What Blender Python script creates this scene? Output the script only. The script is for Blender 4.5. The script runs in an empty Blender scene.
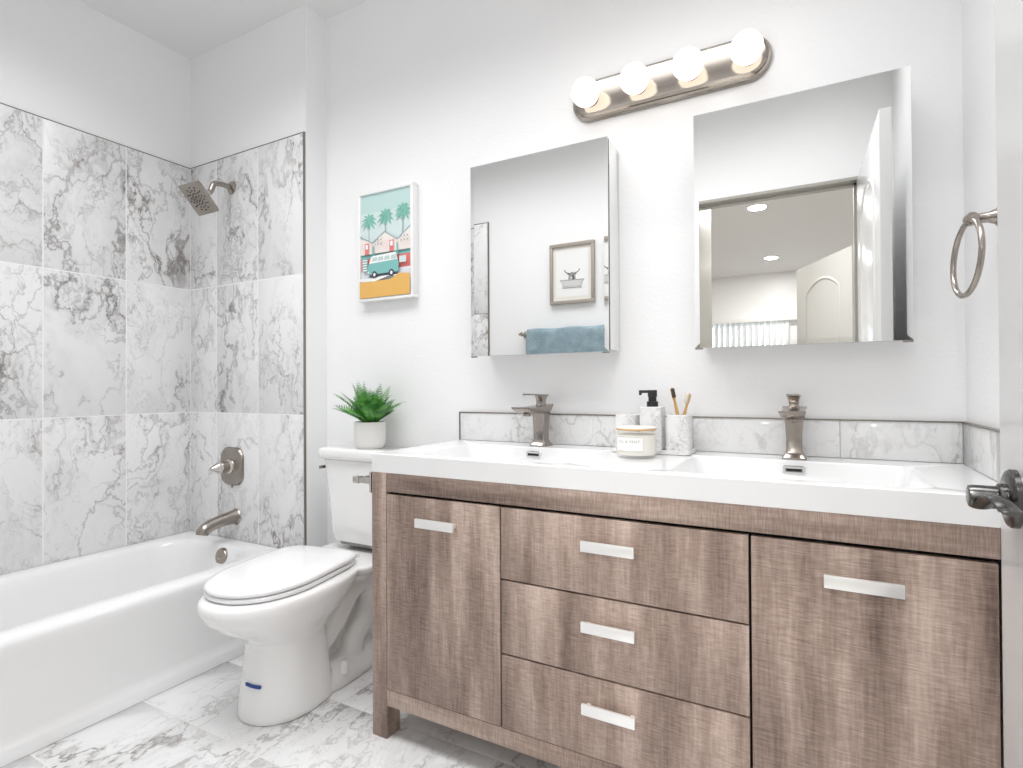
import bpy, bmesh, math, random
from mathutils import Vector, Matrix, Euler
from math import pi, sin, cos, radians as R
random.seed(7)
S = bpy.context.scene
C = bpy.context.collection

# ------------------------------------------------------------------ camera
H = 1.09; ZCL = 2.798
cd = bpy.data.cameras.new('camera'); cam = bpy.data.objects.new('camera', cd); C.objects.link(cam)
S.camera = cam
F = 549.51
cd.sensor_width = 36; cd.lens = F / 1023 * 36
cd.shift_x = (511.5 - 520.17) / 1023; cd.shift_y = (383.26 - 384) / 1023
cd.clip_start = 0.01
yaw, pit, rol = R(28.2865), R(0.4029), R(-0.3241)
fw = Vector((-sin(yaw)*cos(pit), cos(yaw)*cos(pit), sin(pit)))
rt = Vector((cos(yaw), sin(yaw), 0)); up = rt.cross(fw)
# positive roll turns picture right axis towards picture down
r2 = rt*cos(rol) + up*sin(rol); u2 = -rt*sin(rol) + up*cos(rol)
cam.matrix_world = Matrix(((r2.x, u2.x, -fw.x, 0), (r2.y, u2.y, -fw.y, 0), (r2.z, u2.z, -fw.z, H), (0, 0, 0, 1)))

# ------------------------------------------------------------------ world, lights, exposure
w = bpy.data.worlds.new('world'); S.world = w; w.use_nodes = True
w.node_tree.nodes['Background'].inputs[0].default_value = (0.80, 0.90, 1.0, 1)
w.node_tree.nodes['Background'].inputs[1].default_value = 3.0
S.view_settings.view_transform = 'Standard'; S.view_settings.look = 'None'
S.view_settings.exposure = 0.6; S.view_settings.gamma = 1.0; S.view_settings.use_curve_mapping = False
S.cycles.max_bounces = 12; S.cycles.diffuse_bounces = 8; S.cycles.glossy_bounces = 8
S.cycles.use_denoising = True

def area(name, loc, rot, sx, sy, power, col=(1, 1, 1), spread=180, shape='RECTANGLE'):
    l = bpy.data.lights.new(name, 'AREA'); l.shape = shape; l.size = sx; l.size_y = sy
    l.energy = power; l.color = col; l.spread = R(spread)
    o = bpy.data.objects.new(name, l); C.objects.link(o); o.location = loc; o.rotation_euler = rot
    return o
area('bathroom_fill_light', (-1.05, 0.84, 2.785), (0, 0, 0), 2.62, 0.66, 18, (0.985, 0.99, 1.0), 128)  # added fill under the bathroom ceiling for even brightness, no fixture there
area('bedroom_fill_light', (-0.42, -0.62, 2.78), (0, 0, 0), 0.6, 0.9, 22, (0.985, 0.99, 1.0), 125)  # added fill behind the camera, kept out of the mirror's view
for dx_, dy_ in ((-.48, -2.30), (-.51, -4.63)): area('downlight_beam', (dx_, dy_, ZCL-.012), (0, 0, 0), .15, .15, 19, (1.0, .98, .95), 180, 'DISK')

# ------------------------------------------------------------------ materials
def mat(name, col=(.8, .8, .8), rough=.5, metal=0, **kw):
    m = bpy.data.materials.new(name); m.use_nodes = True
    b = m.node_tree.nodes['Principled BSDF']
    b.inputs['Base Color'].default_value = (*col, 1); b.inputs['Roughness'].default_value = rough
    b.inputs['Metallic'].default_value = metal
    for k, v in kw.items():
        b.inputs[k.replace('_', ' ')].default_value = v
    return m
def N(m, t, **kw):
    n = m.node_tree.nodes.new(t)
    for k, v in kw.items():
        if k in ('inp',):
            for kk, vv in v.items(): n.inputs[kk].default_value = vv
        else: setattr(n, k, v)
    return n
def L(m, a, b): m.node_tree.links.new(a, b)
def BS(m): return m.node_tree.nodes['Principled BSDF']
def math_(m, op, a, b=None, clamp=False):
    n = N(m, 'ShaderNodeMath', operation=op, use_clamp=clamp)
    for i, x in enumerate((a, b)):
        if x is None: continue
        if hasattr(x, 'is_linked'): L(m, x, n.inputs[i])
        else: n.inputs[i].default_value = x
    return n.outputs[0]
def noise(m, vec, scale, detail=4, rough=.5, dist=0):
    n = N(m, 'ShaderNodeTexNoise', inp={'Scale': scale, 'Detail': detail, 'Roughness': rough, 'Distortion': dist})
    L(m, vec, n.inputs['Vector']); return n
def mapr(m, v, a, b, c=0.0, d=1.0):
    n = N(m, 'ShaderNodeMapRange', inp={1: a, 2: b, 3: c, 4: d}); L(m, v, n.inputs[0]); return n.outputs[0]
def mixc(m, fac, a, b):
    n = N(m, 'ShaderNodeMix', data_type='RGBA')
    L(m, fac, n.inputs[0])
    for i, x in ((6, a), (7, b)):
        if isinstance(x, tuple): n.inputs[i].default_value = (*x, 1)
        else: L(m, x, n.inputs[i])
    return n.outputs[2]
def bump(m, h, strength, dist=.01):
    n = N(m, 'ShaderNodeBump', inp={'Strength': strength, 'Distance': dist}); L(m, h, n.inputs['Height'])
    L(m, n.outputs[0], BS(m).inputs['Normal'])

def paint(name, col, rough, sc=120, st=.12):
    m = mat(name, col, rough); tc = N(m, 'ShaderNodeTexCoord')
    n = noise(m, tc.outputs['Object'], sc, 3); bump(m, n.outputs[0], st, .002); return m
M_wall = paint('white_wall_paint', (.885, .885, .89), .38, 95, .4)
M_ceil = paint('ceiling_paint', (.83, .83, .83), .7, 60, .3)
M_trim = mat('white_trim_paint', (.88, .88, .87), .3)
M_door = mat('white_door_paint', (.87, .87, .87), .16)
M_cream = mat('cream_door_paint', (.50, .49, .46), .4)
M_jamb = mat('shade_toned_jamb_paint', (.40, .385, .35), .4)  # jamb and return wall: shade is put into this darkened beige

def marble(name, coord='UV', base=(.80, .80, .81), strength=1.0, rough=.12, sc=1.0):
    m = mat(name, base, rough); tc = N(m, 'ShaderNodeTexCoord')
    mp = N(m, 'ShaderNodeMapping'); mp.inputs['Rotation'].default_value = (0, 0, R(32)); mp.inputs['Scale'].default_value = (sc, sc*.62, sc)
    L(m, tc.outputs[coord], mp.inputs[0]); v = mp.outputs[0]
    d = noise(m, v, 2.6, 6, .6)
    vm = N(m, 'ShaderNodeVectorMath', operation='SUBTRACT'); L(m, d.outputs['Color'], vm.inputs[0]); vm.inputs[1].default_value = (.5, .5, .5)
    vs = N(m, 'ShaderNodeVectorMath', operation='SCALE'); L(m, vm.outputs[0], vs.inputs[0]); vs.inputs['Scale'].default_value = .75
    va = N(m, 'ShaderNodeVectorMath', operation='ADD'); L(m, v, va.inputs[0]); L(m, vs.outputs[0], va.inputs[1]); v2 = va.outputs[0]
    def ridge(src, sc_, width, det):
        n = noise(m, src, sc_, det, .55)
        a = math_(m, 'ABSOLUTE', math_(m, 'SUBTRACT', n.outputs[0], .5))
        return mapr(m, a, 0, width, 1, 0)
    mask = mapr(m, noise(m, v, 2.0, 3).outputs[0], .40, .60)
    mask2 = mapr(m, noise(m, v2, 3.3, 3).outputs[0], .49, .62)
    r1 = math_(m, 'MULTIPLY', ridge(v2, 2.1, .016, 3), mask)
    soft = math_(m, 'MULTIPLY', ridge(v2, 2.1, .10, 5), mask)
    r2_ = math_(m, 'MULTIPLY', ridge(v2, 7.5, .030, 4), mask2)
    soft2 = math_(m, 'MULTIPLY', ridge(v2, 6.0, .16, 5), mask2)
    r3 = ridge(v2, 4.0, .006, 2)
    vo = N(m, 'ShaderNodeTexVoronoi', feature='DISTANCE_TO_EDGE', inp={'Scale': 7.5}); L(m, v2, vo.inputs['Vector'])
    net = math_(m, 'MULTIPLY', mapr(m, vo.outputs['Distance'], 0, .055, 1, 0), mapr(m, noise(m, v, 3.0, 4).outputs[0], .50, .60))
    vo2 = N(m, 'ShaderNodeTexVoronoi', feature='DISTANCE_TO_EDGE', inp={'Scale': 2.3}); L(m, v2, vo2.inputs['Vector'])
    big = math_(m, 'MULTIPLY', mapr(m, vo2.outputs['Distance'], 0, .022, 1, 0), mapr(m, noise(m, v2, 2.6, 3).outputs[0], .42, .58))
    f = math_(m, 'MULTIPLY', r1, .70)
    f = math_(m, 'ADD', f, math_(m, 'MULTIPLY', net, .48))
    f = math_(m, 'ADD', f, math_(m, 'MULTIPLY', big, .55))
    f = math_(m, 'ADD', f, math_(m, 'MULTIPLY', soft, .16))
    f = math_(m, 'ADD', f, math_(m, 'MULTIPLY', r2_, .38))
    f = math_(m, 'ADD', f, math_(m, 'MULTIPLY', soft2, .15))
    f = math_(m, 'ADD', f, math_(m, 'MULTIPLY', r3, .26))
    f = math_(m, 'MULTIPLY', f, strength, True)
    tint = mixc(m, noise(m, v, 1.7, 2).outputs[0], (.21, .21, .225), (.29, .255, .225))
    cloud = mixc(m, mapr(m, noise(m, v, 1.3, 3).outputs[0], .3, .7), base, tuple(c*.94 for c in base))
    L(m, mixc(m, f, cloud, tint), BS(m).inputs['Base Color'])
    return m
M_tile = marble('marble_wall_tile', base=(.86, .86, .865), strength=1.0, rough=.22)
M_floor = marble('marble_floor_tile', base=(.83, .83, .83), strength=.85, rough=.10)
M_splash = marble('marble_backsplash_tile', base=(.82, .82, .82), strength=.55, rough=.1)
M_marb = marble('small_marble', 'Object', base=(.82, .82, .82), strength=.8, rough=.25, sc=4.5)
M_grout = mat('grout', (.90, .90, .89), .7)
M_fgrout = mat('floor_grout', (.72, .70, .67), .8)

def wood(name, vertical=True, tone=1.0):
    m = mat(name, (.3, .25, .2), .5); tc = N(m, 'ShaderNodeTexCoord'); oi = N(m, 'ShaderNodeObjectInfo')
    mul = N(m, 'ShaderNodeVectorMath', operation='SCALE'); mul.inputs['Scale'].default_value = 37.0
    cmb = N(m, 'ShaderNodeCombineXYZ'); 
    for i in range(3): L(m, oi.outputs['Random'], cmb.inputs[i])
    L(m, cmb.outputs[0], mul.inputs[0])
    ad = N(m, 'ShaderNodeVectorMath', operation='ADD'); L(m, tc.outputs['Object'], ad.inputs[0]); L(m, mul.outputs[0], ad.inputs[1])
    def mp(sx, sy, sz):
        n = N(m, 'ShaderNodeMapping'); n.inputs['Scale'].default_value = (sx, sy, sz); L(m, ad.outputs[0], n.inputs[0]); return n.outputs[0]
    a, b = (1, .12) if vertical else (.12, 1)          # along-grain stretch
    streak = noise(m, mp(a*14, 14, b*14), 1, 3, .5).outputs[0]
    big = noise(m, mp(a*6, 6, b*3), 1, 2, .5, 1.5).outputs[0]
    fine = noise(m, mp((160 if vertical else 14), 160, (14 if vertical else 160)), 1, 2, .6).outputs[0]
    cross = noise(m, mp((26 if vertical else 420), 60, (420 if vertical else 26)), 1, 2, .6).outputs[0]
    cross2 = noise(m, mp((40 if vertical else 190), 60, (190 if vertical else 40)), 1, 3, .6).outputs[0]
    f = math_(m, 'ADD', math_(m, 'MULTIPLY', streak, .95), math_(m, 'MULTIPLY', big, .50))
    f = math_(m, 'ADD', f, math_(m, 'MULTIPLY', fine, .32))
    f = math_(m, 'ADD', f, math_(m, 'MULTIPLY', cross, .42))
    f = math_(m, 'ADD', f, math_(m, 'MULTIPLY', cross2, .22))
    r = N(m, 'ShaderNodeValToRGB'); L(m, mapr(m, f, .90, 1.50), r.inputs[0])
    e = r.color_ramp.elements
    e[0].position = 0; e[0].color = tuple(c*tone for c in (.120, .080, .062)) + (1,)
    e[1].position = 1; e[1].color = tuple(c*tone for c in (.60, .475, .405)) + (1,)
    k = e.new(.5); k.color = tuple(c*tone for c in (.325, .238, .195)) + (1,)
    L(m, r.outputs[0], BS(m).inputs['Base Color'])
    bump(m, math_(m, 'ADD', cross, fine), .35, .001)
    return m
M_woodv = wood('gray_brown_wood_upright'); M_woodh = wood('gray_brown_wood_crosswise', False)
M_dark = mat('dark_gap', (.012, .010, .009), .8)
M_china = mat('vitreous_china', (.86, .86, .85), .07, Coat_Weight=.4)
M_tub = mat('tub_enamel', (.86, .86, .86), .10, Coat_Weight=.3)
M_solid = mat('white_solid_surface', (.82, .82, .82), .13)
M_seat = mat('toilet_seat_plastic', (.88, .88, .885), .12)
M_nickel = mat('brushed_nickel', (.37, .335, .30), .24, 1)
M_nick2 = mat('polished_nickel', (.62, .59, .56), .13, 1)
M_fauc = mat('faucet_nickel', (.36, .32, .29), .2, 1)
M_bronze = mat('warm_brushed_nickel', (.36, .32, .28), .3, 1)
M_chrome = mat('chrome', (.78, .78, .78), .08, 1)
M_satin = mat('satin_aluminium', (.86, .86, .85), .30, .55)
M_pewter = mat('dark_pewter', (.11, .108, .105), .22, 1)
M_black = mat('black_plastic', (.018, .018, .018), .4)
M_mirror = mat('mirror_glass', (.86, .865, .855), .0, 1)
M_medge = mat('mirror_edge', (.35, .40, .38), .15, .5)
M_steelt = mat('metal_tile_edge', (.30, .27, .24), .35, 1)
M_blue = mat('blue_tape', (.006, .045, .26), .4)
M_bulb = mat('glowing_bulb', (1, 1, 1), .3); BS(M_bulb).inputs['Emission Color'].default_value = (1, .91, .79, 1); BS(M_bulb).inputs['Emission Strength'].default_value = 1.35
M_down = mat('downlight_lens', (1, 1, 1), .3); BS(M_down).inputs['Emission Color'].default_value = (1, .98, .95, 1); BS(M_down).inputs['Emission Strength'].default_value = 8
M_frame_w = mat('white_picture_frame', (.86, .86, .85), .3)
M_frame_g = mat('weathered_frame_wood', (.36, .32, .28), .6)
M_paper = mat('print_paper', (.82, .82, .81), .5)
M_matte = mat('ivory_mat_board', (.78, .75, .70), .6)
M_bamboo = mat('bamboo', (.60, .36, .13), .5)
M_bristle = mat('brown_bristles', (.05, .03, .02), .8)
M_brisw = mat('pale_bristles', (.65, .58, .48), .8)
M_wax = mat('cream_wax', (.84, .81, .73), .5, Subsurface_Weight=.0)
M_glass = mat('jar_glass', (.93, .96, .94), .02, Transmission_Weight=1.0, IOR=1.3)
M_jar = mat('candle_jar_glass', (.95, .95, .93), .04, Alpha=.20)
M_pot = paint('white_stoneware', (.80, .79, .77), .45, 60, .2)
M_soil = mat('soil', (.03, .022, .015), .9)
def leafmat():
    m = mat('fern_leaf', (.06, .3, .06), .42); tc = N(m, 'ShaderNodeTexCoord')
    n = noise(m, tc.outputs['Object'], 32, 3); 
    L(m, mixc(m, mapr(m, n.outputs[0], .35, .65), (.020, .16, .035), (.19, .52, .09)), BS(m).inputs['Base Color']); return m
M_leaf = leafmat()
def towelmat():
    m = mat('blue_terry_cloth', (.20, .33, .40), .95); tc = N(m, 'ShaderNodeTexCoord')
    n = noise(m, tc.outputs['Object'], 260, 2); n2 = noise(m, tc.outputs['Object'], 14, 3)
    L(m, mixc(m, mapr(m, math_(m, 'ADD', math_(m, 'MULTIPLY', n.outputs[0], .6), math_(m, 'MULTIPLY', n2.outputs[0], .4)), .35, .65), (.17, .25, .30), (.36, .46, .51)), BS(m).inputs['Base Color'])
    bump(m, n.outputs[0], .7, .003); return m
M_towel = towelmat()
M_blind = mat('vertical_blind_vinyl', (.85, .85, .85), .5, Transmission_Weight=0)
M_carpet = paint('bedroom_carpet', (.50, .46, .41), .95, 300, .5)
M_paneglow = mat('daylight_behind_blinds', (.9, .95, 1), .5); BS(M_paneglow).inputs['Emission Color'].default_value = (.9, .96, 1, 1); BS(M_paneglow).inputs['Emission Strength'].default_value = 3.5

# ------------------------------------------------------------------ mesh helpers
def new(): return bmesh.new()
def merge(dst, src, mtx=None, mi=0):
    me = bpy.data.meshes.new('t'); 
    if mtx is not None: bmesh.ops.transform(src, matrix=mtx, verts=src.verts)
    if mi:
        for f in src.faces: f.material_index = mi
    src.to_mesh(me); src.free(); dst.from_mesh(me); bpy.data.meshes.remove(me); return dst
def box(bm, x0, x1, y0, y1, z0, z1, bev=0, seg=2, mtx=None, mi=0):
    t = new(); bmesh.ops.create_cube(t, size=1)
    bmesh.ops.transform(t, matrix=Matrix.Translation(((x0+x1)/2, (y0+y1)/2, (z0+z1)/2)) @ Matrix.Diagonal((x1-x0, y1-y0, z1-z0, 1)), verts=t.verts)
    if bev: bmesh.ops.bevel(t, geom=list(t.edges), offset=bev, segments=seg, affect='EDGES', profile=.5)
    return merge(bm, t, mtx, mi)
def loft(bm, rings, cap0=True, cap1=True, mi=0, closed=True):
    vs = [[bm.verts.new(p) for p in r] for r in rings]; n = len(rings[0])
    rng = range(n) if closed else range(n-1)
    for a, b in zip(vs, vs[1:]):
        for i in rng:
            j = (i+1) % n
            f = bm.faces.new((a[i], a[j], b[j], b[i])); f.material_index = mi; f.smooth = True
    if cap0: bm.faces.new(vs[0][::-1]).material_index = mi
    if cap1: bm.faces.new(vs[-1]).material_index = mi
    return bm
def rr(cx, cy, hx, hy, r, z, k=8):
    p = []
    for q, (sx, sy) in enumerate(((1, 1), (-1, 1), (-1, -1), (1, -1))):
        for i in range(k+1):
            a = (q + i/k)*pi/2
            p.append((cx+sx*(hx-r)+r*cos(a), cy+sy*(hy-r)+r*sin(a), z))
    return p
def circ(c, ax, r, n=24, ry=None, ref=None):
    c = Vector(c); ax = Vector(ax).normalized(); ref = Vector(ref) if ref else (Vector((0, 0, 1)) if abs(ax.z) < .9 else Vector((1, 0, 0)))
    a = ref.cross(ax).normalized(); b = ax.cross(a); ry = ry or r
    return [tuple(c + a*r*cos(2*pi*i/n) + b*ry*sin(2*pi*i/n)) for i in range(n)]
def lathe(bm, c, ax, prof, n=32, mi=0, caps=True):
    c = Vector(c); ax = Vector(ax).normalized()
    return loft(bm, [circ(c+ax*h, ax, max(r, 1e-4), n) for r, h in prof], caps, caps, mi)
def smoothpath(pts, sub=6):
    P = [Vector(p) for p in pts]; out = []
    for i in range(len(P)-1):
        p0 = P[max(i-1, 0)]; p1 = P[i]; p2 = P[i+1]; p3 = P[min(i+2, len(P)-1)]
        for s in range(sub):
            t = s/sub
            out.append(.5*((2*p1)+(-p0+p2)*t+(2*p0-5*p1+4*p2-p3)*t*t+(-p0+3*p1-3*p2+p3)*t**3))
    out.append(P[-1]); return out
def tube(bm, pts, r, n=16, mi=0, closed=False, flat=1.0, ref=None):
    P = [Vector(p) for p in pts]; m_ = len(P); rings = []
    rad = r if isinstance(r, (list, tuple)) else [r]*m_
    prev = None
    for i, p in enumerate(P):
        t = (P[(i+1) % m_]-P[(i-1) % m_]) if closed else (P[min(i+1, m_-1)]-P[max(i-1, 0)])
        t.normalize()
        if prev is None:
            rf = Vector(ref) if ref else (Vector((0, 0, 1)) if abs(t.z) < .9 else Vector((1, 0, 0)))
            a = rf.cross(t).normalized()
        else: a = (prev - t*prev.dot(t)).normalized()
        prev = a; b = t.cross(a)
        rings.append([tuple(p+a*rad[i]*cos(2*pi*k/n)+b*rad[i]*flat*sin(2*pi*k/n)) for k in range(n)])
    if closed: rings.append(rings[0]); loft(bm, rings, False, False, mi); bmesh.ops.remove_doubles(bm, verts=bm.verts, dist=1e-6)
    else: loft(bm, rings, True, True, mi)
    return bm
def poly(bm, pts, mi=0, thick=0, n=(0, 0, 0)):
    f = bm.faces.new([bm.verts.new(p) for p in pts]); f.material_index = mi; return f

ORG = {}
def link(o, parent):
    C.objects.link(o)
    if parent is not None: o.parent = parent
def obj(name, bm, m, parent=None, loc=(0, 0, 0), smooth=None, mods=(), sharp=35, label=None):
    """bm is in world metres; the object sits at loc (world) or at its parent's own origin"""
    org = ORG.get(parent.name, Vector((0, 0, 0))) if parent is not None else Vector(loc)
    me = bpy.data.meshes.new(name)
    bmesh.ops.recalc_face_normals(bm, faces=bm.faces)
    bmesh.ops.transform(bm, matrix=Matrix.Translation(-org), verts=bm.verts)
    bm.to_mesh(me); bm.free()
    for x in (m if isinstance(m, (list, tuple)) else [m]): me.materials.append(x)
    for p in me.polygons: p.use_smooth = True
    me.set_sharp_from_angle(angle=R(sharp))
    o = bpy.data.objects.new(name, me); link(o, parent)
    if parent is None: o.location = org
    ORG[o.name] = org
    if label: o['label'] = label
    return o
def tag(o, label=None, cat=None, group=None, kind=None):
    if label: o['label'] = label
    if cat: o['category'] = cat
    if group: o['group'] = group
    if kind: o['kind'] = kind
    return o
def thing(name, label, cat, loc, group=None):
    o = bpy.data.objects.new(name, None); C.objects.link(o); o.location = loc; o.empty_display_size = .05
    ORG[o.name] = Vector(loc); return tag(o, label, cat, group)
def struct(name, bm, m, parent=None, **kw):
    o = obj(name, bm, m, parent, **kw)
    if parent is None: o['kind'] = 'structure'
    return o

# ------------------------------------------------------------------ room numbers
XL, XE, XR = -2.8335, -1.9949, 0.344          # left tile face, tile end, right wall
YE, YB, YN = 1.687, 1.8096, 0.15               # plumbing tile face, vanity wall, near wall face
ZC = 2.798
TZ = [2.2258, 1.5987, 0.9716, 0.3445]
SB = .007                                      # painted wall lies this far behind the tile faces

b = box(new(), XL-.15, XR+.12, -.02, YB+.15, -.12, -.0006); fl = struct('floor', b, M_fgrout)
def tiles(origin, ud, vd, us, vs, gap=.0034, th=.007, seed=1, clip=None):
    """tile faces lie in the plane through origin; ud x vd points away from the wall"""
    rnd = random.Random(seed); bm = new(); uvl = bm.loops.layers.uv.new('UVMap')
    o = Vector(origin); ud = Vector(ud); vd = Vector(vd); n = ud.cross(vd)
    for i in range(len(us)-1):
        for j in range(len(vs)-1):
            u0, u1, v0, v1 = us[i]+gap/2, us[i+1]-gap/2, vs[j]+gap/2, vs[j+1]-gap/2
            ou, ov = rnd.uniform(0, 60), rnd.uniform(0, 60); fl_ = rnd.choice((1, -1))
            e = .0012
            q = [(u0, v0), (u1, v0), (u1, v1), (u0, v1)]; q2 = [(u0+e, v0+e), (u1-e, v0+e), (u1-e, v1-e), (u0+e, v1-e)]
            A = [bm.verts.new(o+ud*u+vd*v-n*th) for u, v in q]
            B = [bm.verts.new(o+ud*u+vd*v-n*e*.6) for u, v in q]
            D = [bm.verts.new(o+ud*u+vd*v) for u, v in q2]
            fs = [bm.faces.new(D)]
            for k in range(4):
                l = (k+1) % 4
                fs.append(bm.faces.new((A[k], A[l], B[l], B[k]))); fs.append(bm.faces.new((B[k], B[l], D[l], D[k])))
            for f in fs:
                for lp in f.loops:
                    d = lp.vert.co - o; lp[uvl].uv = (d.dot(ud)*fl_+ou, d.dot(vd)+ov)
    return bm
xs = [-1.46+.628*k for k in range(-3, 4)]; ys = [1.387+.315*k for k in range(-5, 2)]
xs = [XL-.1]+[x for x in xs if XL < x < XR]+[XR+.01]; ys = [.03]+[y for y in ys if .05 < y < YB-.03]+[YB+.005]
f_ = obj('floor_tiles', tiles((0, 0, 0), (1, 0, 0), (0, 1, 0), xs, ys, th=.009, seed=11), M_floor, fl)

# vanity wall
wb = struct('wall_back', box(new(), XE+.005, XR+.12, YB, YB+.12, 0, ZC+.02), M_wall)
# thick plumbing wall with its return
wp = struct('wall_plumbing', box(new(), XL-.13, XE+.008, YE+SB, YB+.12, 0, ZC+.02), M_wall)
wl = struct('wall_left', box(new(), XL-.13, XL-SB, YN-.12, YE+SB, 0, ZC+.02), M_wall)
wr = struct('wall_right', box(new(), XR, XR+.12, YN-.12, YB, 0, ZC+.02), M_wall)
ce = struct('ceiling', box(new(), XL-.13, XR+.12, YN-.12, YB+.12, ZC, ZC+.1), M_ceil)
XD0, XD1, ZD = -.60, .19, 2.125
b = new(); box(b, XL-.0, XD0-.015, YN-.12, YN, 0, ZC); box(b, XD1+.015, XR, YN-.12, YN, 0, ZC); box(b, XD0-.015, XD1+.015, YN-.12, YN, ZD+.015, ZC)
wn = struct('wall_near', b, M_wall)
# shower tiles, one panel per wall
us = [0, .445-YN, .759-YN, 1.073-YN, 1.387-YN, YE-YN]
vs = [0.0]+TZ[::-1]
tw = obj('marble_tile_panel', tiles((XL, YN, 0), (0, 1, 0), (0, 0, 1), us, vs, seed=21), M_tile, wl)
box(b := new(), XL-SB-.0002, XL-.0004, YN, YE, 0, TZ[0]-.001); obj('grout', b, M_grout, wl)
box(b := new(), XL-SB, XL+.0012, YN, YE, TZ[0], TZ[0]+.0026); obj('metal_edge_strip', b, M_steelt, wl)
us2 = [0, -2.6166-XL, -2.303-XL, XE-XL]
obj('marble_tile_panel', tiles((XL, YE, 0), (1, 0, 0), (0, 0, 1), us2, vs, seed=34), M_tile, wp)
box(b := new(), XL, XE-.001, YE+.0004, YE+SB+.0002, 0, TZ[0]-.001); obj('grout', b, M_grout, wp)
b = new(); box(b, XL, XE+.005, YE-.0012, YE+SB, TZ[0], TZ[0]+.0026); box(b, XE, XE+.007, YE-.002, YE+SB, 0, TZ[0]+.0026); obj('metal_edge_strip', b, M_steelt, wp)
t = tiles((XE+.01, YN+.008, 0), (-1, 0, 0), (0, 0, 1), [0, .314, .628, XE-XL], vs, seed=40); obj('marble_tile_panel', t, M_tile, wn)
b = new(); box(b, XL, XE+.016, YN, YN+.0095, TZ[0], TZ[0]+.0026); box(b, XE+.011, XE+.018, YN, YN+.0105, 0, TZ[0]+.0026); obj('metal_edge_strip', b, M_steelt, wn)
# jambs and casing of the bathroom doorway
b = new()
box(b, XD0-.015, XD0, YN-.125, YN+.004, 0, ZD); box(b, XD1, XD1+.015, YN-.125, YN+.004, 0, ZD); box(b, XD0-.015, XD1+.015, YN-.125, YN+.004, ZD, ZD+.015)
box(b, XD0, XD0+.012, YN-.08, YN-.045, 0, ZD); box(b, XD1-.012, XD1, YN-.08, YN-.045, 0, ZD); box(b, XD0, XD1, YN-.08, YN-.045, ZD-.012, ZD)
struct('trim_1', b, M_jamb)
b = new(); box(b, XE+.01, -1.30, YB-.013, YB, 0, .10, .003); struct('baseboard_back', b, M_trim)
b = new(); box(b, XE+.03, XD0-.03, YN, YN+.013, 0, .10, .003); struct('baseboard_near', b, M_trim)

# ------------------------------------------------------------------ bedroom behind the camera (seen in the mirror)
BY = -5.75
struct('floor_bedroom', box(new(), -3.0, 1.6, BY, -.02, -.12, 0), M_carpet)
struct('ceiling_bedroom', box(new(), -3.0, 1.6, BY, .03, ZC, ZC+.1), M_ceil)
struct('wall_bedroom_left', box(new(), -3.1, -3.0, BY, .03, 0, ZC), M_wall)
struct('wall_bedroom_right', box(new(), 1.6, 1.7, BY, .03, 0, ZC), M_wall)
struct('wall_bedroom_front', box(new(), XR+.12, 1.6, -.08, .03, 0, ZC), M_wall)
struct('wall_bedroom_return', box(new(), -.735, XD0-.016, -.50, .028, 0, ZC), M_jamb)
b = new(); WX0, WX1, WZ0, WZ1 = -1.75, -.36, .75, 2.06
box(b, -3.0, WX0, BY-.12, BY, 0, ZC); box(b, WX1, 1.6, BY-.12, BY, 0, ZC); box(b, WX0, WX1, BY-.12, BY, 0, WZ0); box(b, WX0, WX1, BY-.12, BY, WZ1, ZC)
struct('wall_bedroom_far', b, M_wall)
b = new()
for x in (WX0, (WX0+WX1)/2-.02, WX1-.04): box(b, x, x+.04, BY-.09, BY-.04, WZ0, WZ1)
for z in (WZ0, WZ1-.04): box(b, WX0, WX1, BY-.09, BY-.04, z, z+.04)
wi = struct('window_1', b, M_trim)
box(b := new(), WX0+.03, WX1-.03, BY-.075, BY-.068, WZ0+.03, WZ1-.03); obj('pane', b, M_glass, wi)
vb = thing('vertical_blind', 'white vertical blind with valance over the bedroom window, reflected in the mirror', 'window blind', (-1.1, BY+.06, 0))
box(b := new(), WX0-.10, -.215, BY+.001, BY+.11, 2.06, 2.15, .004); obj('valance', b, M_trim, vb)
b = new()
x = WX0-.04
while x < -.30:
    c_, s_ = cos(R(38)), sin(R(38))
    m_ = Matrix.Translation((x, BY+.055, 0)) @ Matrix.Rotation(R(38), 4, 'Z')
    box(b, -.042, .042, -.0008, .0008, .70, 2.06, mtx=m_); x += .083
obj('slats', b, M_blind, vb)
for i, (x, y, lab) in enumerate([(-.48, -2.30, 'round recessed downlight in the bedroom ceiling, the nearer one, higher in the mirror'), (-.51, -4.63, 'round recessed downlight in the bedroom ceiling, the farther one, lower in the mirror')]):
    t = thing('ceiling_light', lab, 'downlight', (x, y, ZC), 'recessed downlights in the bedroom ceiling')
    b = new(); rings = [circ((x, y, ZC-z), (0, 0, 1), r, 40) for r, z in ((.095, 0), (.095, .004), (.082, .007), (.078, .003))]; loft(b, rings, False, False); obj('trim_ring', b, M_trim, t)
    lathe(b := new(), (x, y, ZC-.0035), (0, 0, 1), [(.079, 0), (.079, .002)], 40); obj('lens', b, M_down, t)

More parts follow.
